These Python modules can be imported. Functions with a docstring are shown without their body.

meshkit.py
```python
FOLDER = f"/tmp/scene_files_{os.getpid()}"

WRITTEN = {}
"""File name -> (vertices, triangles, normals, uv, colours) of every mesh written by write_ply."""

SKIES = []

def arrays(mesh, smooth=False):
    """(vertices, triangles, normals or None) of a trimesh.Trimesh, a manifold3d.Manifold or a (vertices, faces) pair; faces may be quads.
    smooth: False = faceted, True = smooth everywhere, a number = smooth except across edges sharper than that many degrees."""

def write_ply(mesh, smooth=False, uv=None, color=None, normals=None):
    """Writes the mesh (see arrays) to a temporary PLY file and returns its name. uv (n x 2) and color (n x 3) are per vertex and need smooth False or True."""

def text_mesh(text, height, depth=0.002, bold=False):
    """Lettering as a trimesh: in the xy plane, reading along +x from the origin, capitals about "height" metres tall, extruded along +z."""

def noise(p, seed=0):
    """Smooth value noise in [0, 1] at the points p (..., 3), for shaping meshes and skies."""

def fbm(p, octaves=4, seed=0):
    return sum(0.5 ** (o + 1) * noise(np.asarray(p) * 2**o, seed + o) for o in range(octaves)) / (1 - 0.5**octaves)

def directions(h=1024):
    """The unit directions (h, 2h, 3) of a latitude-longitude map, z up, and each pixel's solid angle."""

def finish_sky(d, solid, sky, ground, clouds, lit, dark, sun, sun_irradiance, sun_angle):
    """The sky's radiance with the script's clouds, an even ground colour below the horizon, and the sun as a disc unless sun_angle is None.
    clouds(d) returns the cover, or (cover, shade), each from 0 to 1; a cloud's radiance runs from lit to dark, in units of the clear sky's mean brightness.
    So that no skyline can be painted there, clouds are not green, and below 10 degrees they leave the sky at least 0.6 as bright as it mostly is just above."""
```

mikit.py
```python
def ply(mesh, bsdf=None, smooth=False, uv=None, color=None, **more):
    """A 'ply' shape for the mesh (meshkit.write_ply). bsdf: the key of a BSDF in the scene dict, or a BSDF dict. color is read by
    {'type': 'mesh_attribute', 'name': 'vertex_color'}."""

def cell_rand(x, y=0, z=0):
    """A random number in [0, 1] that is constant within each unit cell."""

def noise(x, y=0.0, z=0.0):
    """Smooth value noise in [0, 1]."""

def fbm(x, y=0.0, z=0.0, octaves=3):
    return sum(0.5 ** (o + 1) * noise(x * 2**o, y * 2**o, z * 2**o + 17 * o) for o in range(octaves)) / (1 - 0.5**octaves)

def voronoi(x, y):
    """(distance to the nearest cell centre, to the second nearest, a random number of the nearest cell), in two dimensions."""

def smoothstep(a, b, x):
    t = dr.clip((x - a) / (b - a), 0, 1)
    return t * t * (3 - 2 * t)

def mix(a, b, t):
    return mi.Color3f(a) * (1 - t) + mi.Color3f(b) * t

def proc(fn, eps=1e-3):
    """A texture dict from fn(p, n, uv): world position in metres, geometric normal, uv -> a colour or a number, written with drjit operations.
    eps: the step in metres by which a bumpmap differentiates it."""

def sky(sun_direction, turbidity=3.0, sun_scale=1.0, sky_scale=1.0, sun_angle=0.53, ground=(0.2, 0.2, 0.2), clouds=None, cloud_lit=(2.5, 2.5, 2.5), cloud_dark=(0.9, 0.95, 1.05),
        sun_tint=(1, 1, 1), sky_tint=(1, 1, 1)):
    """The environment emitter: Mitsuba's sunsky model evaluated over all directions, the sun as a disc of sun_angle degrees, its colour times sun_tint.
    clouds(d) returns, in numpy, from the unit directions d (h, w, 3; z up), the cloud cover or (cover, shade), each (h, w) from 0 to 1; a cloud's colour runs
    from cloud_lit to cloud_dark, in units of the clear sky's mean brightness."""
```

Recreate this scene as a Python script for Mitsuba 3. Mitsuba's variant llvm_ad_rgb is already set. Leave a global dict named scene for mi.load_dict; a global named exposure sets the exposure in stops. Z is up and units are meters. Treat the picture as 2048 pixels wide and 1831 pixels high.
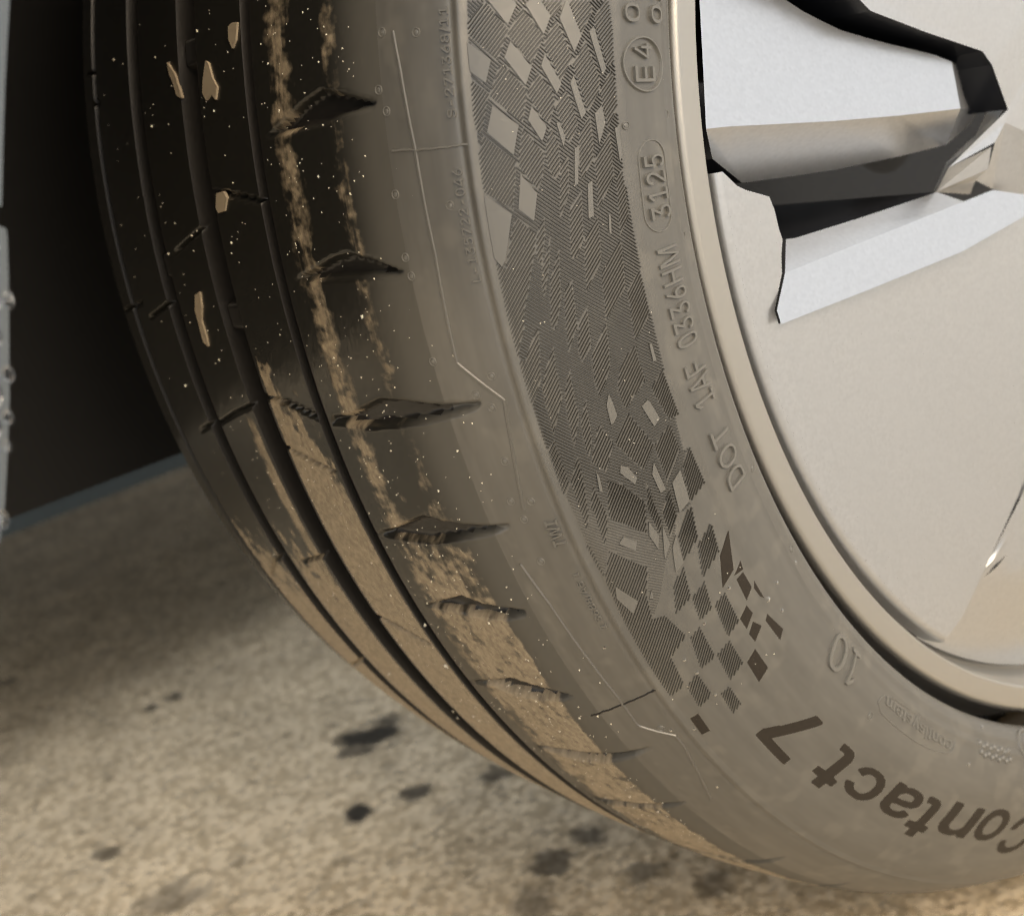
import math, random
import numpy as np, trimesh, drjit as dr, mitsuba as mi, mikit, meshkit
from scipy.interpolate import CubicSpline
from shapely.geometry import Polygon, LineString, Point, MultiPolygon
from shapely import affinity
from shapely.ops import unary_union

scene, labels = {}, {}
T = mi.ScalarTransform4f
rng = np.random.default_rng(7)

# ------------------------------------------------------------------ camera, light, exposure
CAM = np.array([-0.54832, -0.27352, 0.39113])
FWD = np.array([0.58604, 0.76383, -0.27041])
DOWN = np.array([-0.33642, -0.07424, -0.93878])
scene['camera'] = {'type': 'thinlens', 'fov': 2 * math.degrees(math.atan(1024 / 2798.97)), 'fov_axis': 'x', 'near_clip': 0.01, 'far_clip': 400.0,
                   'aperture_radius': 0.0015, 'focus_distance': 0.388,
                   'to_world': T().look_at(origin=CAM.tolist(), target=(CAM + FWD).tolist(), up=(-DOWN).tolist())}
scene['sky_light'] = mikit.sky([-0.12, -0.80, 0.58], turbidity=4, sun_scale=0.25, sun_angle=40, sky_scale=1.0, clouds=lambda d: 1.0, cloud_lit=(1.22, 1.25, 1.28), ground=(0.42, 0.39, 0.34), sun_tint=(1.0, 0.98, 0.94))
exposure = 3.0

# ------------------------------------------------------------------ helpers
HUB = 0.3335                                        # height of the wheel's axle above the ground
KN = [0.0, 3.81, 12.4, 21.62, 32.14, 50.48, 70.46, 81.66, 94.86, 109.29, 124.39, 141.43, 159.43, 181.43, 206.45, 231.51, 256.66, 275.39, 290.19, 300.49, 311.21, 325.33, 344.35]
KP = [[.2575,.0035],[.259,0],[.2665,-.0042],[.2755,-.0062],[.286,-.0057],[.303,.0012],[.3194,.0126],[.3255,.022],[.331,.034],[.3345,.048],[.3362,.063],[.33737,.08],[.33753,.098],[.33729,.12],[.33639,.145],[.33467,.17],[.33189,.195],[.32895,.2135],[.32598,.228],[.32354,.238],[.317,.2465],[.304,.252],[.285,.253]]
PROFILE = CubicSpline(np.array(KN), np.array(KP))   # tyre cross-section: (radius, axial) over the arc length s in mm, from the bead round the tread
RU = 303.0
def surf(u, s, hgt=0.0):
    """the tyre's outer surface: u = arc in mm round the wheel (at radius 303), s = mm along the section, hgt = mm proud of it"""
    u, s = np.asarray(u, float), np.asarray(s, float)
    th = np.radians(160) + u / RU
    p, t = PROFILE(s), PROFILE(s, 1)
    L = np.hypot(t[..., 0], t[..., 1])
    nr, ny = t[..., 1] / L, -t[..., 0] / L
    r, y = p[..., 0] + nr * hgt / 1000, p[..., 1] + ny * hgt / 1000
    return np.stack([r * np.cos(th), y, HUB + r * np.sin(th)], -1)

def key(base, parent=None):
    base = parent + '__' + base if parent else base
    k, i = base, 0
    while k in scene or k in labels:
        i += 1
        k = f'{base}_{i:03d}'
    return k
def add(name, mesh, bsdf, parent=None, smooth=False, uv=None, label=None, cat=None, group=None, kind=None):
    k = key(name, parent)
    scene[k] = mikit.ply(mesh, bsdf, smooth=smooth, uv=uv)
    L = {a: b for a, b in (('label', label), ('category', cat), ('group', group), ('kind', kind)) if b}
    if L: labels[k] = L
    return k
def thing(name, label, cat, group=None):
    k = key(name)
    labels[k] = {'label': label, 'category': cat}
    if group: labels[k]['group'] = group
    return k
def cat_mesh(ms): return trimesh.util.concatenate(ms)
def grid_faces(n, m):
    i, j = np.meshgrid(np.arange(n - 1), np.arange(m - 1), indexing='ij')
    a = (i * m + j).ravel()
    return np.vstack([np.c_[a, a + m, a + m + 1], np.c_[a, a + m + 1, a + 1]])
def smoothstep(a, b, x):
    t = np.clip((x - a) / (b - a), 0, 1); return t * t * (3 - 2 * t)

D = {"F1":[[[816,1404],[726,1310],[868,1199],[1009,1262],[872,1407]],[[868,1194],[766,1119],[904,1022],[1038,1088],[890,1200]],[[932,1017],[823,955],[861,935],[1022,874],[1132,951],[1081,959],[953,1019]],[[727,1021],[727,901],[794,952],[809,970]],[[727,883],[725,767],[779,754],[897,820],[872,828]],[[815,746],[722,684],[721,657],[876,639],[1052,642],[1064,682],[831,743]],[[1048,875],[928,801],[1125,737],[1196,743],[1295,815]],[[1239,978],[1176,925],[1248,900],[1348,879],[1376,883],[1444,936],[1262,983]],[[1164,1116],[1082,1063],[1166,1000],[1235,986],[1327,1022],[1317,1049],[1181,1123]],[[1162,1316],[1031,1253],[1050,1218],[1166,1125],[1317,1163],[1174,1317]],[[1087,1410],[1161,1324],[1328,1375],[1336,1407],[1259,1416]],[[1438,1412],[1359,1373],[1499,1223],[1579,1238],[1730,1273],[1625,1414]],[[1501,1208],[1346,1166],[1485,1071],[1588,1093],[1656,1129],[1520,1213]],[[1473,1063],[1357,1025],[1445,991],[1576,1001],[1618,1031],[1542,1060]],[[1544,992],[1519,951],[1680,969],[1710,978],[1816,1037]],[[1403,874],[1319,809],[1474,808],[1541,817],[1648,893],[1567,892]],[[1548,807],[1422,709],[1514,706],[1654,712],[1812,828],[1659,814]],[[1196,740],[1089,669],[1156,642],[1294,643],[1384,711],[1244,730]],[[1656,697],[1625,656],[1880,658],[1969,727],[1840,715]],[[1775,976],[1740,943],[1702,905],[1852,923],[1956,939],[2031,987],[2034,1017],[1916,1000]],[[1771,1267],[1879,1176],[1985,1212],[2143,1275],[2242,1321],[2325,1342],[2408,1389],[2480,1418],[2303,1420],[2114,1417],[1971,1417],[2015,1370],[1838,1298]],[[1870,1171],[1802,1122],[1888,1132],[2033,1182],[2006,1187],[1954,1191]],[[2047,1177],[1942,1124],[1906,1109],[2043,1139],[2115,1168],[2188,1196],[2135,1196]],[[2120,1149],[1971,1072],[2080,1092],[2227,1116],[2322,1155],[2368,1177],[2376,1195],[2322,1193]],[[2196,1089],[2148,1038],[2253,1050],[2387,1065],[2513,1142],[2370,1123]],[[1951,925],[1853,842],[1955,845],[2088,864],[2220,971],[2046,946]],[[2365,1046],[2309,991],[2465,1013],[2524,1022],[2585,1086],[2519,1091]],[[2149,875],[1998,732],[2129,742],[2265,762],[2402,906],[2299,890]],[[2289,752],[2193,654],[2307,649],[2458,650],[2571,776],[2340,755]],[[2568,1027],[2429,913],[2559,928],[2668,951],[2746,1002],[2798,1052],[2705,1048]],[[2636,852],[2597,781],[2731,786],[2808,777],[2918,926],[2904,937],[2799,941],[2700,905]],[[2866,759],[2793,661],[3093,643],[3090,712],[2960,740]],[[3086,1045],[2954,929],[3185,848],[3301,945]],[[3132,1202],[2949,1100],[3086,1058],[3219,1146]],[[2480,1418],[2495,1382],[2421,1332],[2371,1294],[2343,1270],[2458,1292],[2613,1329],[2672,1370],[2733,1417],[2624,1418],[2512,1418]],[[2465,1218],[2561,1231],[2687,1241],[2732,1243],[2785,1273],[2907,1344],[2739,1339],[2648,1325],[2557,1282]],[[2603,1161],[2673,1172],[2789,1186],[2850,1185],[2905,1205],[3009,1259],[2816,1240],[2727,1222],[2642,1186]],[[2793,1127],[2868,1139],[2939,1147],[3018,1161],[3098,1202],[3039,1205],[2902,1187],[2828,1149]],[[2954,1363],[2988,1406],[3273,1412],[3213,1360],[2981,1360]],[[3081,1269],[3204,1348],[3406,1356],[3498,1367],[3432,1329],[3250,1285],[3123,1269]],[[3268,1241],[3372,1295],[3432,1290],[3623,1306],[3502,1242],[3443,1228],[3359,1235]],[[3274,1156],[3332,1089],[3491,1007],[3665,1065],[3475,1223]],[[3383,959],[3645,962],[3718,1000],[3542,1008]],[[3482,852],[3597,937],[3766,952],[3658,870]],[[3118,722],[3196,712],[3301,718],[3438,845],[3276,845],[3196,840]],[[3319,645],[3572,634],[3629,767],[3402,728],[3337,685]],[[3641,765],[3859,809],[3947,941],[3766,906]],[[3826,697],[4023,729],[4116,890],[3903,828]],[[3975,956],[4187,1000],[4232,1122],[4049,1055]],[[4142,887],[4336,923],[4363,1019],[4196,996]],[[4291,813],[4531,822],[4580,928],[4324,900]],[[4608,932],[4814,937],[4865,1056],[4647,1040]],[[4398,1040],[4648,1052],[4663,1162],[4429,1117]],[[4672,1195],[4876,1196],[4908,1303],[4721,1290]],[[4899,1084],[5068,1089],[5093,1163],[4909,1149]],[[3664,1298],[3864,1143],[4018,1217],[4182,1254],[4202,1181],[4399,1133],[4480,1275],[4702,1297],[4737,1409],[4516,1411],[4163,1406],[3821,1390]],[[3573,1407],[3596,1389],[3797,1382],[3810,1391]]],"PL":[[[724,1294],[727,1163],[746,1151],[842,1201]],[[727,1084],[727,1033],[804,980],[895,1021],[747,1106]],[[815,935],[732,899],[732,889],[907,824],[988,866]],[[885,780],[859,753],[1080,697],[1116,719]],[[911,1412],[1004,1297],[1110,1333],[1050,1409]],[[999,1227],[922,1191],[1053,1094],[1138,1132]],[[1049,1045],[993,1022],[1145,947],[1191,976]],[[1143,901],[1109,879],[1301,831],[1333,859]],[[1225,1310],[1327,1187],[1468,1232],[1344,1352]],[[1308,1137],[1243,1111],[1355,1046],[1421,1077]],[[1340,992],[1332,978],[1413,955],[1463,970]],[[1312,783],[1270,739],[1369,730],[1472,777]],[[1401,677],[1390,651],[1546,651],[1584,670]],[[1568,1210],[1672,1139],[1807,1178],[1734,1247]],[[1637,1413],[1753,1285],[1973,1363],[1999,1388],[1951,1418]],[[1478,913],[1468,890],[1662,920],[1667,939]],[[1671,869],[1657,842],[1843,863],[1850,893]],[[1849,780],[1862,770],[1961,784],[1948,794]],[[2620,704],[2623,689],[2725,688],[2726,708]],[[2803,1001],[2857,993],[2939,992],[2971,1025],[2972,1038],[2860,1030]],[[2922,802],[2949,791],[3056,768],[3086,813],[2943,846]],[[3195,1200],[3223,1192],[3318,1205],[3308,1220]],[[3217,1062],[3243,1029],[3328,1000],[3357,1024],[3257,1078]],[[3283,883],[3470,873],[3478,908],[3349,915]],[[3404,753],[3612,770],[3649,850],[3456,825]],[[3604,1032],[3711,1011],[3788,1045],[3683,1060]],[[3665,970],[3796,974],[3866,1036]],[[3766,923],[3950,949],[3982,1013],[3827,970]],[[3616,1195],[3682,1138],[3728,1163],[3645,1232]],[[4004,1179],[4059,1193],[4046,1213]],[[3883,1355],[4027,1278],[4089,1336],[3958,1380]]],"DK":[[[3952,620],[4198,699],[4258,812],[4057,737]],[[4184,635],[4246,645],[4239,715]],[[4261,653],[4394,650],[4446,720],[4272,712]],[[4374,616],[4530,614],[4497,633],[4416,641]],[[4476,736],[4554,726],[4620,809],[4527,812]],[[4607,752],[4677,720],[4741,807],[4663,813]],[[4643,649],[4829,614],[4874,670],[4670,681]],[[4788,831],[4974,830],[5020,926],[4834,917]],[[4948,1335],[5114,1343],[5113,1402],[4956,1396]]],"Z2":[[719,1399],[720,647],[881,638],[1112,639],[1311,644],[1600,651],[1759,645],[1980,646],[2296,643],[2489,643],[2777,650],[3091,646],[3110,674],[3316,691],[3313,643],[3405,704],[3636,755],[3663,862],[3804,954],[3896,1041],[4067,1151],[4182,1254],[4030,1210],[3867,1139],[3646,1300],[3797,1382],[3659,1401],[3423,1398],[3196,1404],[2974,1416],[2711,1413],[2468,1410],[2193,1409],[1950,1410],[1630,1402],[1474,1405],[1326,1406],[1062,1405],[889,1404]],"NT":[[[1206,2963],[1140,2755],[1071,2572],[1022,2380],[1063,2179],[1115,2003],[1148,1937],[1159,2010],[1172,2198],[1196,2415],[1207,2601],[1213,2799]],[[1949,2942],[1902,2737],[1847,2523],[1829,2367],[1865,2182],[1927,2015],[1958,1948],[1971,2029],[1964,2217],[1960,2476],[1969,2717]],[[2762,2998],[2714,2944],[2706,2806],[2604,2429],[2617,2186],[2645,1965],[2659,1709],[2684,1690],[2713,1827],[2735,2003],[2756,2255],[2780,2614],[2763,2831]],[[3471,3041],[3410,2797],[3305,2449],[3326,2310],[3349,2074],[3367,1809],[3384,1798],[3415,1936],[3449,2190],[3494,2491],[3493,2782]],[[3980,2933],[3937,2778],[3846,2463],[3893,2281],[3923,1972],[3966,1985],[3996,2127],[4008,2360],[3988,2593]],[[4653,3057],[4575,2784],[4500,2483],[4552,2202],[4600,1994],[4645,2122],[4675,2371],[4662,2612],[4617,2744]],[[5271,2916],[5230,2756],[5190,2368],[5146,2030],[5097,1706],[5184,1920],[5272,2194],[5325,2477],[5301,2709]],[[5952,2949],[5825,2390],[5744,2091],[5708,1838],[5794,2053],[5884,2356],[6023,2814]]],"VM":[[819,1889],[841,1686],[1080,1940],[1184,1903],[1577,1920],[1665,1607],[1884,1930],[1978,1917],[2419,1916],[2538,1590],[2623,1712],[2702,1642],[3002,1672],[3233,1728],[3253,1610],[3350,1694],[1392,604],[1351,254],[2102,250],[3784,212],[4524,208],[3619,1706],[4963,1597],[6042,528]],"LN":[[[820,1823],[1003,1796],[1381,1759],[1892,1745],[2348,1767],[2445,1770],[2674,1560],[2893,1595],[3297,1672]],[[3615,1844],[3908,1787],[4343,1745],[4656,1721],[4745,1723],[4902,1729],[4969,1659],[5052,1553],[5180,1557],[5449,1616],[5738,1703]],[[1371,1897],[1385,1700],[1392,1456]],[[4776,1991],[4713,1743],[4648,1452]]],"SP":[[[1431,3751],[1473,3407],[1538,3035]],[[1630,3916],[1756,4418]],[[2620,3791],[2661,3427],[2732,3119]],[[2868,4576],[2772,4243],[2702,3939]],[[2971,5038],[2881,4712],[2869,4699]],[[2933,3740],[3000,3536],[3078,3187]],[[3898,4363],[3762,3900]],[[4277,5364],[4017,4973],[3922,4683]],[[4208,3727],[4277,3433],[4362,3178]],[[5335,5407],[4968,4756]],[[523,5816],[559,5552]],[[743,5722],[763,5490]],[[2083,5330],[2162,5936]],[[2183,5255],[2053,4675]]],"FL":[[[844,3598],[755,3547],[769,3518],[852,3482],[902,3435],[958,3467],[920,3510],[949,3582],[908,3619]],[[617,3239],[605,3195],[610,3142],[690,3170],[723,3210],[675,3245]],[[1455,3612],[1450,3524],[1484,3500],[1546,3553],[1551,3634],[1528,3651]],[[2020,4233],[2004,4160],[2087,4186],[2174,4257],[2268,4249],[2331,4267],[2308,4320],[2206,4305],[2112,4299]],[[696,4082],[732,4036],[771,3984],[859,3937],[902,3917],[882,3979],[809,4015],[762,4057]]],"DR":[[4285,780,1.04],[4561,599,1.53],[4533,484,0.92],[4612,246,0.94],[4716,556,1.08],[4398,1009,0.9],[4540,1217,1.06],[4670,1197,1.07],[4724,1285,0.77],[4889,1182,0.93],[4998,1551,0.95],[5044,1417,0.79],[5614,1584,0.83],[4259,1603,0.9],[7476,433,1.14],[7711,126,1.17],[5175,3718,0.93],[5269,3762,0.94]],"PB":[[4538,3166,1.88],[852,2839,0.59],[1017,3514,0.63],[2636,4961,0.92],[2157,2357,0.85],[4970,4334,0.96],[4158,3054,0.99]]}
RF = {"hub_arm":[[-756,160,18],[-831,60,15],[-902,60,-49],[-1060,60,-81],[-1187,80,-98],[-887,220,-100],[-766,220,-73]],"hub_arm_edge":[[-831,60,15],[-845,30,16],[-874,30,-24],[-953,30,-79],[-1222,50,-108],[-1212,120,-191],[-1193,140,-190],[-1186,80,-94],[-1060,60,-79],[-902,60,-49]],"hub_flank":[[-1222,50,-108],[-979,30,-90],[-985,50,-165],[-1008,90,-198],[-1006,120,-246],[-1182,140,-196]],"hub_face":[[-1716,20,576],[-1583,20,464],[-1304,20,356],[-979,20,240],[-930,20,185],[-845,30,16],[-874,30,-24],[-953,30,-79],[-985,50,-165],[-1008,90,-198],[-859,120,-260],[-582,120,-365],[112,20,-491],[316,0,793],[-1817,20,964],[-1888,20,686]],"panel_poly":[[-2287,60,68],[-2249,60,47],[-2146,60,4],[-2131,60,-42],[-2125,60,-103],[-2116,60,-135],[-2135,60,-181],[-2146,60,-234],[-2212,60,-334],[-2204,60,-380],[-1713,60,-397],[-1190,60,-411],[-692,60,-381],[147,60,-746],[45,60,-1278],[-999,60,-1422]],"edge_tip":[[-2385,50,162],[-2333,50,139]],"panel_split":[[-999,60,-1422],[-1470,60,-1697],[-1618,60,-1767]],"fender":[[-4337,-120,969],[-4375,-120,867],[-4404,-120,794],[-4428,-120,732],[-4454,-120,662],[-4506,-120,515]],"bumper":[[-4523,-120,483],[-4511,-120,473],[-4514,-120,458],[-4536,-120,383],[-4604,-120,170],[-4638,-120,78],[-4673,-120,-13],[-4705,-120,-80]],"spoke_face":[[-2021,243,977],[-1980,216,867],[-1931,175,700],[-1883,154,611],[-1836,141,554],[-1776,131,510],[-1698,121,465],[-1622,112,424],[-1445,100,359],[-1171,82,268],[-1088,74,230],[-1132,35,74],[-1477,39,117],[-1819,44,166],[-2071,49,207],[-2302,54,245],[-2391,55,256],[-2320,93,402],[-2221,147,609]],"bevel_top":[[-2391,55,256],[-2302,54,245],[-2071,49,207],[-1819,44,166],[-1477,39,117],[-1132,35,74]],"bevel_bot":[[-2290,142,156],[-2090,218,45],[-1915,211,21],[-1656,197,-11],[-1323,167,-38],[-1086,136,-49]],"spoke_end":[[-1088,74,230],[-472,400,122],[-489,360,-11],[-1132,35,74]],"bevel_end":[[-1132,35,74],[-489,360,-11],[-420,460,-80],[-1086,136,-49]],"lip_bot":[[-2227,40,-374],[-1745,36,-389],[-1233,33,-401],[-808,39,-379],[175,39,-376]],"lip_top":[[-2127,76,-239],[-1791,76,-242],[-1332,74,-246],[-1121,74,-248],[-935,73,-250]],"pocket_lip":[[-2127,76,-239],[-1791,76,-242],[-1332,74,-246],[-1121,74,-248],[-935,73,-250],[-695,52,-328],[-808,39,-379],[-1233,33,-401],[-1745,36,-389],[-2227,40,-374],[-2221,52,-331]],"pocket_floor":[[-1992,163,-162],[-1956,156,-168],[-1627,143,-182],[-1257,133,-194],[-1192,133,-194],[-1121,74,-248],[-1332,74,-246],[-1791,76,-242],[-2127,76,-239]]}
def poly(k): return [np.array(p) / 20.0 for p in D[k]]
def rim_pts(k): return np.array(RF[k]) / 1e4 + [0, 0, HUB]

# ------------------------------------------------------------------ materials
def P(**k):
    d = {'type': 'principled'}
    for a, b in k.items():
        d[a] = {'type': 'rgb', 'value': list(b)} if isinstance(b, (tuple, list)) else b
    return {'type': 'twosided', 'bsdf': d}
fbm, ss, mix = mikit.fbm, mikit.smoothstep, mikit.mix
def sidewall_col(p, n, uv):
    u, s = uv.x, uv.y
    v = fbm(u * 0.05, s * 0.3, 3.0, 4)
    w = ss(0.55, 0.8, fbm(u * 0.11 + 40, s * 0.11, 0.0, 3))
    return mix((0.078, 0.074, 0.065), (0.120, 0.114, 0.100), v * 0.8) + mi.Color3f(0.02, 0.018, 0.014) * w
def dirt_mask(u, s):
    streak = fbm(u * 0.10, s * 0.9, 1.0, 4)
    blot = fbm(u * 0.22 + 9, s * 0.25 + 4, 5.0, 4)
    low = ss(120.0, 215.0, u + 22 * (blot - 0.5))
    b1 = dr.exp(-dr.square((s - 137) / 9.0))
    b2 = dr.exp(-dr.square((s - 114) / 6.5))
    b3 = ss(104.0, 110.0, s) * (1 - ss(134.0, 148.0, s)) * low
    shoulder = dr.maximum(dr.maximum(b1 * 0.70, b2 * 0.58), b3 * 0.86) * (0.62 + 0.75 * fbm(u * 0.45, s * 0.30, 8.0, 3))
    rib3 = ss(156.0, 158.0, s) * (1 - ss(182.0, 184.0, s)) * ss(128.0, 175.0, u + 1.2 * (s - 156) + 25 * (blot - 0.5)) * 1.2
    rib2 = ss(198.0, 200.0, s) * (1 - ss(226.0, 229.0, s)) * dr.maximum((1 - ss(203.0, 212.0, s)) * 0.8 * ss(125.0, 150.0, u), ss(165.0, 210.0, u + 30 * (blot - 0.5)))
    rib1 = ss(238.0, 240.0, s) * (1 - ss(275.0, 278.0, s)) * ss(160.0, 230.0, u + 30 * (blot - 0.5))
    zone = dr.maximum(dr.maximum(shoulder, rib3), dr.maximum(rib2, rib1))
    return ss(0.36, 0.66, zone * (0.36 + 0.25 * streak + 0.60 * blot))
def tread_col(p, n, uv):
    u, s = uv.x, uv.y
    m = dirt_mask(u, s)
    g = fbm(u * 0.8, s * 1.2, 2.0, 3)
    haze = ss(118.0, 100.0, s)
    base = mix((0.020, 0.019, 0.016), (0.085, 0.080, 0.068), haze)
    return mix(base, mi.Color3f(0.34, 0.27, 0.18) * (0.55 + 0.8 * g), m * 0.85)
def tread_rough(p, n, uv):
    u, s = uv.x, uv.y
    return 0.17 + 0.3 * ss(122.0, 98.0, s) + 0.40 * dirt_mask(u, s) + 0.10 * fbm(u * 0.3, s * 1.0, 7.0, 3)
def tread_bump(p, n, uv):
    u, s = uv.x, uv.y
    return dirt_mask(u, s) * (fbm(u * 1.6, s * 2.4, 0.0, 3)) * 0.7 + 0.10 * fbm(u * 0.5, s * 1.5, 4.0, 2)
def ground_col(p, n, uv):
    x, y = p.x, p.y
    a = fbm(x * 260, y * 260, 0.0, 3)
    b = fbm(x * 30 + 3, y * 30, 0.0, 3)
    c = mix((0.42, 0.34, 0.225), (0.66, 0.555, 0.40), ss(0.28, 0.72, a))
    c = c * (0.80 + 0.4 * b)
    st = mi.Float(0)
    for (sx, sy, r, k) in STAINS:
        d = dr.sqrt(dr.square(x - sx) + dr.square(y - sy)) / r
        e = d + 1.3 * (fbm(x * 90 + sx * 50, y * 90, 0.0, 4) - 0.5)
        st = dr.maximum(st, k * (1 - ss(0.35, 1.0, e)))
    speck = ss(0.70, 0.80, fbm(x * 150 + 11, y * 150, 2.0, 2)) * 0.30
    c = mix(c, (0.50, 0.48, 0.44), ss(0.05, -0.35, y))  # unseen ground outside the car turns grey, for cooler rim reflections
    return mix(c, (0.035, 0.030, 0.022), dr.clip(dr.maximum(st, speck), 0, 1))
def silver_col(p, n, uv):
    v = fbm(p.x * 900, p.z * 900, p.y * 900, 2)
    return mi.Color3f(0.60, 0.61, 0.625) * (0.94 + 0.12 * v)
STAINS = [(-.148,.459,.0247,1),(-.131,.467,.015,.9),(-.167,.455,.0146,.8),(-.1415,.342,.0152,.8),(-.176,.373,.0153,.9),(-.209,.386,.0126,1),(-.185,.366,.009,.8),(-.32,.414,.0265,.55),(-.319,.4915,.0105,.7),(-.155,.2455,.0147,.8),(-.182,.2435,.016,.8),(-.166,.195,.0154,.7),(-.2105,.226,.019,.6),(-.204,.666,.0092,.8),(-.1835,.664,.0104,.8),(-.2436,.849,.0118,.5),(-.154,.162,.015,.6)]

pr = mikit.proc
scene['mat_sidewall'] = P(base_color=pr(sidewall_col), roughness=0.40, specular=0.9, clearcoat=0.8, clearcoat_gloss=0.7)
scene['mat_ridge'] = P(base_color=(0.062, 0.059, 0.052), roughness=0.22, specular=1.0)
scene['mat_plate'] = P(base_color=(0.13, 0.125, 0.112), roughness=0.36, specular=0.9, clearcoat=0.25, clearcoat_gloss=0.75)
scene['mat_dark_letter'] = P(base_color=(0.032, 0.026, 0.020), roughness=0.55, specular=0.25)
scene['mat_tread'] = {'type': 'twosided', 'bsdf': {'type': 'bumpmap', 'arbitrary': pr(tread_bump, 0.0002), 'scale': 0.0004,
    'bsdf': {'type': 'principled', 'base_color': pr(tread_col), 'roughness': pr(tread_rough), 'specular': 0.6}}}
scene['mat_groove'] = P(base_color=(0.020, 0.018, 0.016), roughness=0.33, specular=0.55)
scene['mat_silver'] = P(base_color=pr(silver_col), metallic=0.85, roughness=0.28, clearcoat=0.6, clearcoat_gloss=0.92)
scene['mat_lip'] = P(base_color=(0.50, 0.48, 0.44), metallic=0.8, roughness=0.36, clearcoat=0.3, clearcoat_gloss=0.9)
scene['mat_black'] = P(base_color=(0.010, 0.011, 0.014), roughness=0.35, specular=0.4)
scene['mat_liner'] = P(base_color=(0.014, 0.014, 0.014), roughness=0.6, specular=0.3)
scene['mat_tray'] = P(base_color=(0.085, 0.11, 0.125), roughness=0.42, specular=0.5)
scene['mat_paint'] = P(base_color=(0.10, 0.115, 0.125), metallic=0.3, roughness=0.3, clearcoat=1.0, clearcoat_gloss=0.95)
scene['mat_ground'] = P(base_color=pr(ground_col), roughness=0.85, specular=0.3)
scene['mat_mud'] = P(base_color=(0.33, 0.27, 0.19), roughness=0.8, specular=0.3)
scene['mat_grit'] = P(base_color=(0.75, 0.68, 0.56), roughness=0.25, specular=0.7, clearcoat=0.8)
scene['mat_pebble'] = P(base_color=(0.72, 0.68, 0.58), roughness=0.4, specular=0.6, clearcoat=0.6)
scene['mat_water'] = {'type': 'dielectric', 'int_ior': 1.33}
scene['mat_pale_mark'] = P(base_color=(0.42, 0.44, 0.43), metallic=0.3, roughness=0.5)

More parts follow.
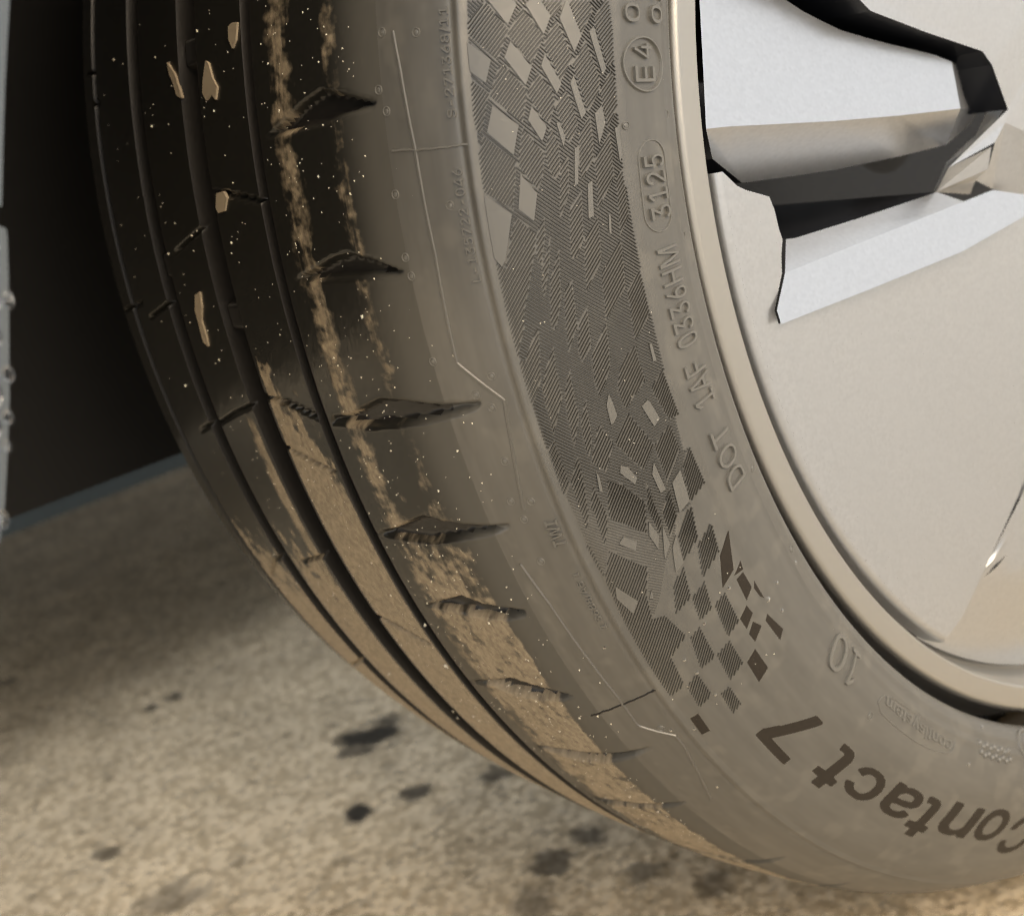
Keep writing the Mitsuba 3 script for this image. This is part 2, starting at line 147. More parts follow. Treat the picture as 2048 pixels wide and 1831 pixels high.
# ------------------------------------------------------------------ the setting: concrete ground
def spread(a, b, step, far, grow=1.25):
    x = list(np.arange(a, b, step)); d = step
    lo, hi = [], []
    v = a
    while v > -far: d *= grow; v -= d; lo.append(v)
    d = step; v = x[-1]
    while v < far: d *= grow; v += d; hi.append(v)
    return np.array(lo[::-1] + x + hi)
gx, gy = spread(-0.62, 0.30, 0.0016, 60), spread(0.0, 1.0, 0.0016, 60)
GX, GY = np.meshgrid(gx, gy, indexing='ij')
q = np.stack([GX, GY, np.zeros_like(GX)], -1)
fade = np.exp(-((np.maximum(np.abs(GX + .16) - .5, 0) / .2) ** 2 + (np.maximum(np.abs(GY - .5) - .55, 0) / .2) ** 2))
cell = meshkit.noise(q * 230, 3)
GZ = (0.0011 * (cell - 0.5) + 0.0010 * (meshkit.noise(q * 420, 5) - 0.5) + 0.0012 * (meshkit.fbm(q * 60, 3, 9) - 0.5)) * fade - 0.0006
inside_wheel = (np.abs(GX) < 0.08) & (GY > 0.0) & (GY < 0.25)
GZ[inside_wheel] -= 0.0005
add('ground', (np.stack([GX, GY, GZ], -1).reshape(-1, 3), grid_faces(len(gx), len(gy))), 'mat_ground', smooth=True, label='rough tan concrete ground with dark crumbs beside the tyre', kind='structure')

# ------------------------------------------------------------------ the wheel: tyre
WHEEL = thing('mounted_tyre', 'black road tyre with ridged chequered sidewall on a silver alloy rim', 'wheel')
TYRE = WHEEL + '__tyre'
GROOVES = [(150.6, 155.9, 5.0), (184.3, 197.2, 7.0), (228.6, 239.2, 7.0), (277.0, 284.0, 6.5)]
EDGE = 0.55
def s_rows():
    r = [np.arange(0, 72, 1.0), np.arange(72, 150, 0.75), np.arange(157, 345, 1.5)]
    for a, b, d in GROOVES:
        r += [np.array([a - 1.2, a - .5, a - .2, a, a + .25, a + EDGE, a + EDGE + .3, a + 1.3, b - 1.3, b - EDGE - .3, b - EDGE, b - .25, b, b + .2, b + .5, b + 1.2]), np.arange(a + 1.3, b - 1.3, 1.0)]
    r = np.unique(np.round(np.concatenate(r), 3))
    keep = [r[0]]
    for v in r[1:]:
        if v - keep[-1] > 0.12: keep.append(v)
    return np.array(keep)
SR = s_rows()
UR = np.arange(-40, 640, 0.8)
UU, SS = np.meshgrid(UR, SR, indexing='ij')
HH = np.zeros_like(UU)
for a, b, d in GROOVES:
    wob = 0.0
    w = smoothstep(a, a + EDGE, SS) * (1 - smoothstep(b - EDGE, b, SS))
    HH -= d * w
# tread wear bars in the grooves
for (a, b, d), us in zip(GROOVES, ((132,), (33, 108), (92,), (60,))):
    for u0 in us:
        w = smoothstep(a + .3, a + 1.2, SS) * (1 - smoothstep(b - 1.2, b - .3, SS)) * smoothstep(u0 - 5, u0 - 3.5, UU) * (1 - smoothstep(u0 + 3.5, u0 + 5, UU))
        HH += (d - 1.6) * w * 0.9
# raised circumferential ribs of the sidewall
def rib(s0, w, hgt): return hgt * np.exp(-((SS - s0) / w) ** 4)
HH += rib(72.6, 1.0, 0.55) - rib(74.4, 0.5, 0.25) + rib(13.4, 1.3, 0.35) + rib(8.6, 0.8, 0.2)
HH -= 0.35 * smoothstep(30.6, 31.2, SS) * (1 - smoothstep(70.4, 71.0, SS)) * (1 - smoothstep(190, 215, UU + 1.1 * (SS - 31)))
def dist_in(poly_pts, fn, pad=1.5):
    """calls fn(signed distance inside) on the grid window of a polygon"""
    lo, hi = poly_pts.min(0) - pad, poly_pts.max(0) + pad
    i0, i1 = np.searchsorted(UR, (lo[0], hi[0])); j0, j1 = np.searchsorted(SR, (lo[1], hi[1]))
    X, Y = UU[i0:i1, j0:j1], SS[i0:i1, j0:j1]
    dmin, ins = np.full(X.shape, 1e9), np.zeros(X.shape, bool)
    A = poly_pts; B = np.roll(A, -1, 0)
    for (ax, ay), (bx, by) in zip(A, B):
        L = (bx - ax) ** 2 + (by - ay) ** 2 + 1e-9
        t = np.clip(((X - ax) * (bx - ax) + (Y - ay) * (by - ay)) / L, 0, 1)
        dmin = np.minimum(dmin, np.hypot(X - ax - t * (bx - ax), Y - ay - t * (by - ay)))
        c = (ay > Y) != (by > Y)
        with np.errstate(divide='ignore', invalid='ignore'):
            ins ^= c & (X < (bx - ax) * (Y - ay) / (by - ay + 1e-12) + ax)
    HH[i0:i1, j0:j1] = fn(np.where(ins, dmin, -dmin), HH[i0:i1, j0:j1], X, Y)
for p in poly('NT'):
    dist_in(p, lambda d, H, X, Y: np.minimum(H, -3.4 * smoothstep(-0.15, 1.5, d)))
# the same notches go on round the tyre, beyond the ones measured
last = poly('NT')[-2]
for k in range(1, 6):
    dist_in(last + [39.3 * (k + 1), 0], lambda d, H, X, Y: np.minimum(H, -3.0 * smoothstep(-0.15, 1.5, d)))
first = poly('NT')[0]
dist_in(first - [39.3, 0], lambda d, H, X, Y: np.minimum(H, -3.4 * smoothstep(-0.15, 1.5, d)))
for p in poly('SP'):
    for a, b in zip(p[:-1], p[1:]):
        n = np.array([-(b - a)[1], (b - a)[0]]); n /= np.linalg.norm(n) + 1e-9
        w = 0.55
        dist_in(np.array([a - n * w, b - n * w, b + n * w, a + n * w]), lambda d, H, X, Y: np.minimum(H, -3.0 * smoothstep(-0.1, 0.45, d)))
HH += 0.05 * (meshkit.noise(np.stack([UU * .3, SS * .3, 0 * UU], -1), 2) - .5)
VERT = surf(UU, SS, HH)
VERT[..., 2] = np.maximum(VERT[..., 2], 0.0009)
UV = np.stack([UU, SS], -1)
def tyre_part(name, s0, s1, mat, parent, label=None):
    j0, j1 = np.searchsorted(SR, s0 - 1e-6), min(np.searchsorted(SR, s1 - 1e-6) + 1, len(SR))
    v = VERT[:, j0:j1]
    k = key(name, parent) if parent else TYRE
    scene[k] = mikit.ply((v.reshape(-1, 3), grid_faces(*v.shape[:2])), mat, smooth=True, uv=UV[:, j0:j1].reshape(-1, 2))
    if label: labels[k] = {'label': label}
    return k
def near(v): return SR[np.argmin(np.abs(SR - v))]
tyre_part('tyre', 0, near(96), 'mat_sidewall', None, 'black tyre with raised writing and fine ridged chequer pattern')
cuts = [near(96)] + [near(v) for a, b, d in GROOVES for v in (a - .5, b + .5)] + [SR[-1]]
names = ['shoulder_rib', 'tread_groove', 'tread_rib', 'tread_groove', 'tread_rib', 'tread_groove', 'tread_rib', 'tread_groove', 'tread_rib']
for nm, a, b in zip(names, cuts[:-1], cuts[1:]):
    if nm != 'shoulder_rib':
        tyre_part(nm, a, b, 'mat_groove' if nm == 'tread_groove' else 'mat_tread', TYRE); continue
    j0, j1 = np.searchsorted(SR, a - 1e-6), np.searchsorted(SR, b - 1e-6) + 1
    v, h_, u_ = VERT[:, j0:j1], HH[:, j0:j1], UV[:, j0:j1].reshape(-1, 2)
    F_ = grid_faces(*v.shape[:2]); deep = (h_.ravel()[F_] < -1.9).all(1); V_ = v.reshape(-1, 3)
    scene[key('shoulder_rib', TYRE)] = mikit.ply((V_, F_[~deep]), 'mat_tread', smooth=True, uv=u_)
    for c_ in sorted(trimesh.Trimesh(V_, F_[deep], process=False).split(only_watertight=False), key=lambda m: -m.vertices[:, 2].mean()):
        if len(c_.faces) > 20: add('shoulder_notch', c_, 'mat_groove', TYRE, smooth=True)
# the rest of the tyre, out of the picture
uo = np.linspace(639.2, -40 + 2 * np.pi * RU, 130); so = np.concatenate([np.linspace(0, 150, 40), np.array([150.7, 151.2, 155.3, 155.8]), np.array([184.4, 185, 196.6, 197.1, 228.7, 229.2, 238.6, 239.1]), np.linspace(245, 344, 20)])
so = np.unique(so); Uo, So = np.meshgrid(uo, so, indexing='ij')
Ho = -sum(6.0 * ((So > a + .1) & (So < b - .1)) for a, b, d in GROOVES)
Vo = surf(Uo, So, Ho); Vo[..., 2] = np.maximum(Vo[..., 2], 0.0009)
add('far_arc', (Vo.reshape(-1, 3), grid_faces(*Uo.shape)), 'mat_groove', TYRE, smooth=30)

# ---- fine ridges, chequer plates, dark diamonds
PITCH = 0.80
def ridge_mesh(g, ang, hgt=0.55, base=-0.35):
    if g.centroid.x + 1.1 * (g.centroid.y - 31) > 192: base = -0.08
    c, s = math.cos(math.radians(ang)), math.sin(math.radians(ang))
    d, n = np.array([c, s]), np.array([-s, c])
    xy = np.array(g.exterior.coords)
    k0, k1 = (xy @ n).min(), (xy @ n).max(); a0, a1 = (xy @ d).min() - 1, (xy @ d).max() + 1
    V, F, cnt = [], [], 0
    for k in range(int(math.floor(k0 / PITCH)), int(math.ceil(k1 / PITCH)) + 1):
        o = n * k * PITCH
        seg = g.intersection(LineString([o + d * a0, o + d * a1]))
        for q in getattr(seg, 'geoms', [seg]):
            if q.is_empty or q.geom_type != 'LineString' or q.length < 0.5: continue
            A, B = np.array(q.coords[0]), np.array(q.coords[-1])
            m = max(2, int(q.length / 2.5) + 2); t = np.linspace(0, 1, m)[:, None]
            C = A + (B - A) * t
            hh = hgt * (1 + 0.10 * (meshkit.noise(np.c_[C * 0.7, np.full(m, float(k))], 4) - 0.5))
            ring = []
            for off, top in ((-.26, 0), (-.09, 1), (.09, 1), (.26, 0)):
                w = C + n * off
                ring.append(surf(w[:, 0], w[:, 1], np.where(top, base + hh + .0, base)))
            R = np.stack(ring, 1)
            V.append(R.reshape(-1, 3))
            i, j = np.meshgrid(np.arange(m - 1), np.arange(3), indexing='ij'); a = (cnt + i * 4 + j).ravel()
            F += [np.c_[a, a + 4, a + 5], np.c_[a, a + 5, a + 1]]
            e = cnt + (m - 1) * 4
            F.append(np.array([[cnt, cnt + 1, cnt + 2], [cnt, cnt + 2, cnt + 3], [e, e + 2, e + 1], [e, e + 3, e + 2]]))
            cnt += m * 4
    if not V: return None
    return trimesh.Trimesh(np.vstack(V), np.vstack(F), process=False)
def plate_mesh(g, top, bottom, size=4.0):
    m = trimesh.creation.extrude_polygon(g.segmentize(size), 1.0, engine='earcut')
    v, f = trimesh.remesh.subdivide_to_size(m.vertices, m.faces, size * 1.3)
    return trimesh.Trimesh(surf(v[:, 0], v[:, 1], np.where(v[:, 2] > .5, top, bottom)), f, process=False)
def polys(g):
    return [x for x in getattr(g, 'geoms', [g]) if x.geom_type == 'Polygon' and x.area > 0.8]
f1 = [Polygon(p).buffer(0) for p in poly('F1')]
pl = [Polygon(p).buffer(0) for p in poly('PL')]
z2 = Polygon(np.array(D['Z2']) / 20.0).buffer(0)
all_f1, all_pl = unary_union(f1), unary_union(pl)
for g in f1:
    for h in polys(g.difference(all_pl)):
        m = ridge_mesh(h, 43.0)
        if m is not None: add('ridged_facet', m, 'mat_ridge', TYRE)
rest = z2.difference(all_f1.buffer(0.12)).difference(all_pl.buffer(0.1))
for h in polys(rest.buffer(-0.02)):
    m = ridge_mesh(h, -46.0)
    if m is not None: add('ridged_facet', m, 'mat_ridge', TYRE)
for g in pl:
    for h in polys(g):
        uc = h.centroid.x + 1.1 * (h.centroid.y - 31)
        add('smooth_diamond', plate_mesh(h, 0.28 if uc < 192 else 0.5, -0.6), 'mat_plate', TYRE)
for p in poly('DK'):
    add('dark_diamond', plate_mesh(Polygon(p).buffer(0), 0.10, -0.3), 'mat_dark_letter', TYRE)

# ---- writing: raised on the sidewall, reading along -u, tops towards the tread
def glyph(ch, u_start, u_end, s0, s1, h, shear=0.0, bold=True, drop=0.0, lift=-0.2):
    m = meshkit.text_mesh(ch, 10.0, depth=1.0, bold=bold)
    v = m.vertices.copy(); lo, hi = v.min(0), v.max(0)
    x, y = (v[:, 0] - lo[0]) / (hi[0] - lo[0]), (v[:, 1] - lo[1]) / (hi[1] - lo[1])
    vv = np.c_[x * abs(u_end - u_start), y * (s1 - s0), v[:, 2]]
    V, F = trimesh.remesh.subdivide_to_size(vv, m.faces, 3.5, max_iter=12)
    u = u_start - V[:, 0] - shear * V[:, 1]
    return trimesh.Trimesh(surf(u, s0 + V[:, 1] + drop * V[:, 0], np.where(V[:, 2] > .5, h, lift)), F, process=False)
def text(txt, u0, u1, s0, s1, h, drop=0.0, bold=True):
    return glyph(txt, u0, u1, s0, s1, h, bold=bold, drop=drop)
for ch, a, b, s0, s1 in (('C', 441, 420, 36.0, 54.0), ('o', 415.6, 396.5, 34.0, 48.2), ('n', 394, 372.5, 35.2, 48.6), ('t', 369, 355.5, 36.8, 53.6), ('a', 354, 334.5, 37.4, 49.8), ('c', 330.5, 312.3, 38.8, 51.0), ('t', 310, 297, 38.6, 55.4), ('7', 284.0, 265.5, 39.0, 57.2)):
    add('sidewall_letter', glyph(ch, a + 2.0, b + 2.0, s0, s1, 0.12, shear=0.16 if ch != '7' else 0.0), 'mat_dark_letter', TYRE, label=f'flat dark letter {ch} of the words Contact 7' if ch != '7' else 'flat dark figure 7 after the word Contact')
for txt, a, b, s0, s1, h in (('DOT', 187.0, 166.0, 16.6, 25.2, .9), ('1AF', 157.0, 142.5, 17.6, 26.6, .8), ('0336HM', 137.0, 106.0, 17.8, 26.6, .8), ('3125', 97.4, 78.6, 18.2, 26.4, 1.0), ('E', 58.0, 53.6, 18.4, 26.2, 1.0), ('4', 51.4, 47.2, 19.4, 26.0, 1.0), ('02', 41.5, 30.0, 23.4, 28.6, 1.0), ('02', 41.0, 29.5, 13.2, 18.6, 1.0)):
    add('sidewall_text', text(txt, a, b, s0, s1, h, bold=False), 'mat_plate', TYRE, label=f'raised sidewall writing reading {txt}')
for txt, a, b, s0, s1, h in (('S-271368/11', 62.8, 37.0, 73.6 + 1.2, 76.4 + 1.2, .6), ('L-135722-046', 102.6, 74.8, 74.9 + .6, 77.5 + .6, .6), ('TWI', 177.4, 169.2, 75.4, 79.0, .8), ('1 3688/A5 1', 206.4, 226.5 - 2 * 20.1, 75.6, 78.0, .5)):
    add('sidewall_text', text(txt, a, b, s0, s1, h, bold=False), 'mat_plate', TYRE, label=f'small raised mould writing reading {txt}')
add('sidewall_text', cat_mesh([glyph('1', 284.5, 279.0, 12.8, 25.0, .9, bold=False), glyph('0', 276.0, 266.0, 13.2, 25.6, .9, bold=False)]), 'mat_plate', TYRE, label='raised figures 10 below the rim')
add('sidewall_text', text('contisystem', 359.0, 308.5, 15.2, 20.6, .35, bold=False), 'mat_plate', TYRE, label='small raised writing inside a long oval')
def ridge_path(pts, w, h, closed=False, base=-0.2, step=1.5):
    ls = LineString(np.vstack([pts, pts[:1]]) if closed else pts); n = max(3, int(ls.length / step))
    C = np.array([ls.interpolate(t, normalized=True).coords[0] for t in np.linspace(0, 1, n)])
    t = np.gradient(C, axis=0); t /= np.linalg.norm(t, axis=1, keepdims=True) + 1e-9
    nn = np.c_[-t[:, 1], t[:, 0]]
    R = np.stack([surf(*(C + nn * o * w).T, hh) for o, hh in ((-.5, base), (-.2, h), (.2, h), (.5, base))], 1)
    return trimesh.Trimesh(R.reshape(-1, 3), grid_faces(n, 4), process=False)
def ell(uc, sc, ru, rs, n=60):
    a = np.linspace(0, 2 * np.pi, n, endpoint=False)
    return np.c_[uc + ru * np.cos(a), sc + rs * np.sin(a)]
add('approval_ring', ridge_path(ell(53.0, 21.8, 7.6, 7.9), 1.0, .8, True, step=.7), 'mat_plate', TYRE, smooth=30)
cap = np.array(Polygon(LineString([(95.5, 22.6), (80.0, 21.9)]).buffer(5.6)).exterior.coords)[:-1]
add('date_capsule', ridge_path(cap, .7, .35, True, step=.7), 'mat_plate', TYRE, smooth=30)
oval = np.array([(303.5, 20.6), (305.5, 17.6), (312, 15.6), (335, 14.2), (358, 13.6), (362, 14.0), (361.5, 17.5), (358.8, 20.6), (350, 22.4), (335, 23.4), (318, 23.4), (307, 23.0)])
add('logo_oval', ridge_path(oval, .6, .3, True, step=.8), 'mat_plate', TYRE, smooth=30)
add('logo_ring', ridge_path(ell(424.0, 9.2, 9.5, 5.6), 1.8, .9, True, step=.8), 'mat_plate', TYRE, smooth=30)
for i, p in enumerate(poly('LN')[:2]):
    add('moulded_line', ridge_path(p, 1.3, .42, step=1.2), 'mat_sidewall', TYRE, smooth=30)
for i, p in enumerate(poly('LN')[2:]):
    pp = np.array(LineString(p).segmentize(1.2).coords); pp[:, 0] += rng.normal(0, .13, len(pp))
    add('mould_seam', ridge_path(pp, .7, .5 if i == 0 else .35, step=.8), 'mat_plate' if i == 0 else 'mat_groove', TYRE, smooth=30)
stud = []
for k in range(9):
    for r_ in range(2):
        b = trimesh.creation.icosphere(2, 1.0); v = b.vertices * [1.15, 1.15, 1.0]
        stud.append(trimesh.Trimesh(surf(404.5 - k * 2.9 + v[:, 0] + r_ * 1.2, 12.6 + r_ * 3.0 + (k % 2) * .8 + v[:, 1], v[:, 2] * 1.1), b.faces, process=False))
add('stud_row', cat_mesh(stud), 'mat_plate', TYRE, smooth=True, label='row of small shiny moulded studs by the rim', kind='stuff')
for u, s in np.array(D['VM']) / 20.0:
    r = 1.05 if s > 30 else 1.25
    m = ridge_path(ell(u, s, r, r, 24), .45, .28, True, step=.35)
    b = trimesh.creation.icosphere(2, 1.0); v = b.vertices * .62
    add('vent_mark', cat_mesh([m, trimesh.Trimesh(surf(u + v[:, 0], s + v[:, 1], v[:, 2] * .25), b.faces, process=False)]), 'mat_plate', TYRE, smooth=30)
for p in poly('FL'):
    g = Polygon(p).buffer(0.25)
    add('mud_flake', plate_mesh(g, 0.7, -0.3, 2.0), 'mat_mud', TYRE)

# ------------------------------------------------------------------ the wheel: rim
RIM = WHEEL + '__rim'
def revolve(prof, n=360, a0=0, a1=360):
    a = np.radians(np.linspace(a0, a1, n + 1)); prof = np.array(prof, float)
    V = np.stack([np.cos(a)[:, None] * prof[:, 0], np.broadcast_to(prof[:, 1], (n + 1, len(prof))), HUB + np.sin(a)[:, None] * prof[:, 0]], -1)
    return V.reshape(-1, 3), grid_faces(n + 1, len(prof))
def arc(cx, cy, r, a0, a1, n=8): return [(cx + r * math.cos(math.radians(t)), cy + r * math.sin(math.radians(t))) for t in np.linspace(a0, a1, n)]
lip = [(.2590, .030), (.2545, .022), (.2525, .014), (.2515, .0095)] + arc(.2492, .0075, .0033, 30, -75, 7) + [(.2450, .0046)] + arc(.2437, .0062, .0016, -90, -170, 6) + [(.2415, .010), (.2405, .018), (.238, .022), (.228, .026), (.222, .06), (.215, .16), (.230, .235)]
scene[RIM] = mikit.ply(revolve(lip), 'mat_lip', smooth=35)
labels[RIM] = {'label': 'silver alloy rim with a rounded outer lip'}
add('added_dark_backing', revolve([(.236, .0245), (.2, .11), (.03, .115)], 120), 'mat_black', RIM, smooth=30)  # added black sheet, its colour standing in for shade behind the openings
def fan(pts):
    c = np.array(pts); n = np.zeros(3)
    for a, b in zip(c, np.roll(c, -1, 0)): n += np.cross(a - c[0], b - c[0])
    flat = Polygon(c[:, [0, 2]])
    m = trimesh.creation.triangulate_polygon(flat, engine='earcut')
    v2, f = np.array(m[0]), np.array(m[1])
    from scipy.spatial import cKDTree
    _, k = cKDTree(c[:, [0, 2]]).query(v2)
    return trimesh.Trimesh(c[k], f, process=False)
def rim_face(name, k, mat='mat_silver', label=None):
    return add(name, fan(rim_pts(k)), mat, RIM, label=label)
rim_face('spoke_face', 'spoke_face', label='pale flat spoke face')
rim_face('spoke_end', 'spoke_end'); rim_face('spoke_bevel', 'bevel_end')
rim_face('pocket_floor', 'pocket_floor'); rim_face('pocket_lip', 'pocket_lip', label='bright lip below the dark window')
rim_face('hub_arm', 'hub_arm'); rim_face('hub_arm_edge', 'hub_arm_edge'); rim_face('hub_flank', 'hub_flank'); rim_face('hub_face', 'hub_face')
def strip(A, B): 
    A, B = np.array(A), np.array(B); n = len(A)
    return trimesh.Trimesh(np.stack([A, B], 1).reshape(-1, 3), grid_faces(n, 2), process=False)
add('spoke_bevel', strip(rim_pts('bevel_top'), rim_pts('bevel_bot')), 'mat_silver', RIM, label='tan lower bevel of the spoke')
trail = np.array([(.0, .0), (.004, -.003), (.008, -.011), (.013, -.015), (.018, -.024), (.024, -.026), (.027, -.022), (.031, -.020), (.034, -.024)])  # outline of a thin branching mark, left undrawn
def wall(name, pts, depth, mat='mat_black'):  # opening walls coloured black, so the holes read dark
    pts = np.array(pts); B = pts.copy(); B[:, 1] = depth
    add(name, strip(pts, B), mat, RIM)
sf = rim_pts('spoke_face'); wall('slot_wall', sf[:12], .10)
wall('window_wall', rim_pts('bevel_bot'), .10)
pf = rim_pts('pocket_floor'); wall('window_wall', pf[:5], .10)
hf = rim_pts('hub_face'); wall('slot_wall', np.vstack([hf[-2:], hf[:6]]), .10)
# the big flat lower panel and its rolled outer edge
lb, lt = rim_pts('lip_bot'), rim_pts('lip_top')
pp = rim_pts('panel_poly'); sp_ = rim_pts('panel_split')
a_tip, a_split = math.radians(177.0), math.atan2(sp_[-1][2] - HUB, sp_[-1][0]) % (2 * math.pi)
out = [(.2345 * math.cos(a), HUB + .2345 * math.sin(a)) for a in np.linspace(a_split, a_tip, 40)]
ring2d = out + [(p[0], p[2]) for p in pp[:13]] + [(p[0], p[2]) for p in pp[13:]] + [(p[0], p[2]) for p in sp_[:2]]
g = Polygon(ring2d).buffer(0)
g = max(getattr(g, 'geoms', [g]), key=lambda q: q.area)
def panel(g, y0, k):
    v, f = trimesh.creation.triangulate_polygon(g.segmentize(.01), engine='earcut')
    v3 = np.c_[v[:, 0], np.zeros(len(v)), v[:, 1]]
    v3, f = trimesh.remesh.subdivide_to_size(v3, f, .014, max_iter=12)
    r = np.hypot(v3[:, 0], v3[:, 2] - HUB)
    v3[:, 1] = y0 + k(v3, r)
    return trimesh.Trimesh(v3, f, process=False)
add('dish_panel', panel(g, .0065, lambda v, r: .0022 * np.clip((.2345 - r) / .06, 0, 1) ** 1 + .0), 'mat_silver', RIM, smooth=True, label='large flat dish panel of the wheel below the window')
roll = [(.2372, .016)] + arc(.2345, .0092, .0027, 0, -90, 8)
add('panel_edge', revolve(roll, 90, math.degrees(a_tip), math.degrees(a_split)), 'mat_silver', RIM, smooth=True)
# the next panel along the wheel
a2 = np.linspace(a_split + .002, math.radians(300), 40)
ring = [(.2365 * math.cos(a), HUB + .2365 * math.sin(a)) for a in a2] + [(.07 * math.cos(a), HUB + .07 * math.sin(a)) for a in a2[::-1][:20]] + [(p[0] + .0006, p[2]) for p in sp_]
g2 = Polygon(ring).buffer(0); g2 = max(getattr(g2, 'geoms', [g2]), key=lambda q: q.area)
def k2(v, r):
    a = (np.arctan2(v[:, 2] - HUB, v[:, 0]) % (2 * np.pi))
    return .0035 + .012 * np.clip((r - .2) / .0365, 0, 1)
add('dish_panel', panel(g2, .0045, k2), 'mat_silver', RIM, smooth=True, label='shaded neighbouring dish panel at the lower right')

# ------------------------------------------------------------------ the car round the wheel
CAR = thing('parked_car', 'dark grey car body edge and black wheel arch at the left margin', 'car')
def edge_panel(k, z_top, z_bot, name, label):
    e = rim_pts(k); e = e[np.argsort(-e[:, 2])]
    o = [(p[0], p[2]) for p in e]
    if name == 'fender':
        t = np.radians(np.linspace(166, 10, 60)); R = np.hypot(e[0][0], e[0][2] - HUB)
        archp = [(R * math.cos(a), HUB + R * math.sin(a)) for a in t]
        outline = archp[::-1] + o + [(-1.2, o[-1][1]), (-1.2, z_top), (1.6, z_top), (1.6, archp[-1][1])]
    else:
        outline = o + [(o[-1][0] - .02, o[-1][1] - .012), (-1.2, o[-1][1] - .03), (-1.2, o[0][1])]
    g = Polygon(outline).buffer(0); g = max(getattr(g, 'geoms', [g]), key=lambda q: q.area)
    m = trimesh.creation.extrude_polygon(g, .02, engine='earcut'); v = m.vertices
    return add(name, trimesh.Trimesh(np.c_[v[:, 0], -.012 + v[:, 2], v[:, 1]], m.faces, process=False), 'mat_paint', CAR, label=label)
edge_panel('fender', 0.95, 0, 'fender', 'dark grey fender edge at the upper left')
edge_panel('bumper', 0, 0.20, 'bumper', 'dark grey bumper edge beaded with water at the left')
t = np.radians(np.linspace(2, 181, 90))
ya = np.linspace(.004, .36, 8); A_, Y_ = np.meshgrid(t, ya, indexing='ij')
R_ = .462 + .012 * np.sin(Y_ * 25)
add('wheel_arch_liner', (np.stack([R_ * np.cos(A_), Y_, HUB + R_ * np.sin(A_)], -1).reshape(-1, 3), grid_faces(90, 8)), 'mat_liner', CAR, smooth=True)
def box(name, x0, x1, y0, y1, z0, z1, mat, label=None):
    b = trimesh.creation.box([x1 - x0, y1 - y0, z1 - z0]); b.apply_translation([(x0 + x1) / 2, (y0 + y1) / 2, (z0 + z1) / 2])
    return add(name, b, mat, CAR, label=label)
box('inner_wing', -.75, .75, .365, .40, .24, .95, 'mat_liner')  # dark wall behind the wheel, shuts out the sky
# underbody tray seen behind the tyre
tx = np.linspace(-.7, .6, 40); tz = np.linspace(0, 1, 12)
TX, TZ = np.meshgrid(tx, tz, indexing='ij')
TYv = .700 + .03 * TZ ** 2 + .10 * np.clip(TX + .25, -1, 0) ** 2
TZv = .150 + .075 * TZ + .003 * np.sin(TX * 40) * TZ
add('undertray', (np.stack([TX, TYv, TZv], -1).reshape(-1, 3), grid_faces(40, 12)), 'mat_tray', CAR, smooth=True, label='blue grey plastic undertray behind the tyre')
box('unseen_undertray_top', -.7, .6, .735, 1.9, .226, .264, 'mat_liner')  # out of view above the tray, shuts out the sky

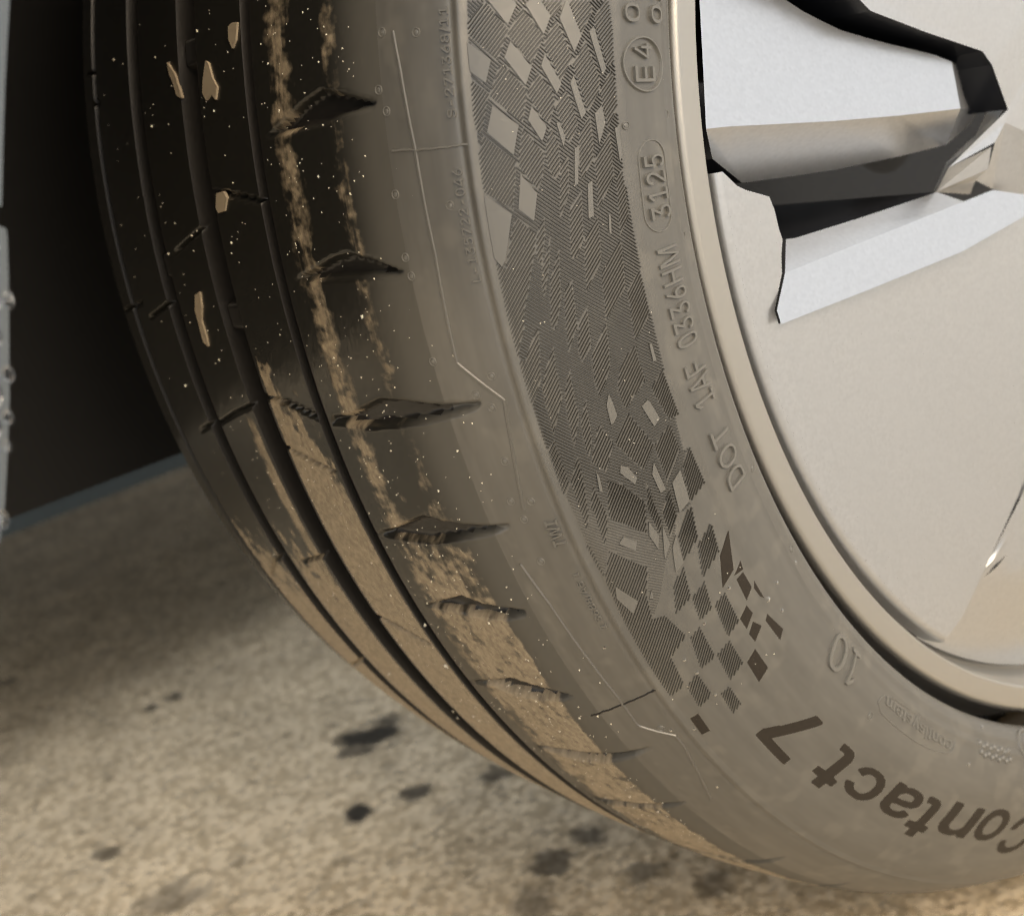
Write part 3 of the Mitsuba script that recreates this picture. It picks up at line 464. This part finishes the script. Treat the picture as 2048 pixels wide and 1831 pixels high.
# ------------------------------------------------------------------ small loose things
# (drops, grit, pebbles)
hemi = trimesh.creation.icosphere(3, 1.0); hemi = trimesh.Trimesh(*[x for x in (hemi.vertices, hemi.faces)], process=False)
DLAB = ['clear water drop on the point of a pale chequer diamond', 'largest clear water drop, right of the dark diamonds', 'faint water drop right of the largest drop', 'small water drop just below the rim gap', 'faint drop right of the rightmost small diamond', 'water drop at a ridged diamond corner', 'water drop inside a pale diamond near the outer rib', 'water drop on a diamond edge near the outer rib', 'small drop left of a ridged diamond', 'small drop beside the lower ridged diamond', 'water drop under the lower moulded line', 'small drop by the lowest dark diamond', 'lone drop on the bare lower shoulder', 'drop beside the small mould writing', 'drop left of the shiny stud row', 'drop above the stud row, close to the rim', 'upper drop of the pair on the dirty shoulder', 'lower drop of the pair on the dirty shoulder']
for i, (u, s, r) in enumerate(D['DR']):
    u, s, r = u / 20, s / 20, r * .55
    v = hemi.vertices
    add('water_drop', trimesh.Trimesh(surf(u + v[:, 0] * r, s + v[:, 1] * r, np.maximum(v[:, 2], -.2) * r * .75 + .12), hemi.faces, process=False), 'mat_water', smooth=True,
        label=DLAB[i], cat='water drop', group='water drops on the tyre sidewall')
oct_ = trimesh.creation.icosphere(1, 1.0)
def speck(u, s, r, lift=.2):
    v = oct_.vertices * (1 + .35 * rng.normal(size=(len(oct_.vertices), 1)))
    return trimesh.Trimesh(surf(u + v[:, 0] * r, s + v[:, 1] * r, v[:, 2] * r + lift), oct_.faces, process=False)
gr = []
zones = [(0, 330, 104, 149, 420), (0, 260, 157, 183, 110), (0, 230, 199, 227, 60), (0, 230, 240, 275, 25), (110, 250, 88, 104, 35)]
for a, b, c, d, n in zones:
    for _ in range(n):
        gr.append(speck(rng.uniform(a, b), rng.uniform(c, d), rng.choice([.11, .15, .2, .3], p=[.5, .3, .15, .05]), .1))
for _ in range(70):
    gr.append(speck(rng.uniform(20, 250), rng.uniform(32, 72), rng.uniform(.08, .16), .3))
add('sand_grains', cat_mesh(gr), 'mat_grit', label='glinting sand grains stuck to the tread and shoulder', cat='sand', kind='stuff')
plab = ['white pebble wedged in the outer tread groove', 'white grain stuck on the upper shoulder of the tyre', 'white grain on the tread rib near the top left', 'yellowish grain on the innermost visible tread rib', 'white grain on the shoulder above a notch', 'white grain in the second tread groove near the ground', 'white grain in the outer groove above the wedged pebble']
for (u, s, r), lb in zip(D['PB'], plab):
    add('pebble', speck(u / 20, s / 20, r * .42, .2), 'mat_pebble', smooth=40, label=lb, cat='pebble')
bx = []
for px_z, n in ((HUB + .0, 26),):
    e = rim_pts('bumper'); e = e[np.argsort(-e[:, 2])]
    for k in range(n):
        tz = rng.uniform(e[-1][2], e[0][2]); x = np.interp(tz, e[::-1, 2], e[::-1, 0])
        b = trimesh.creation.icosphere(2, rng.uniform(.0006, .0013)); b.apply_scale([1, .8, 1.5]); b.apply_translation([x - rng.choice([.0004, .003, .006]), -.0128, tz]); bx.append(b)
add('water_beads', cat_mesh(bx), 'mat_water', smooth=True, label='small water beads along the bumper edge at the left', cat='water drops', kind='stuff')
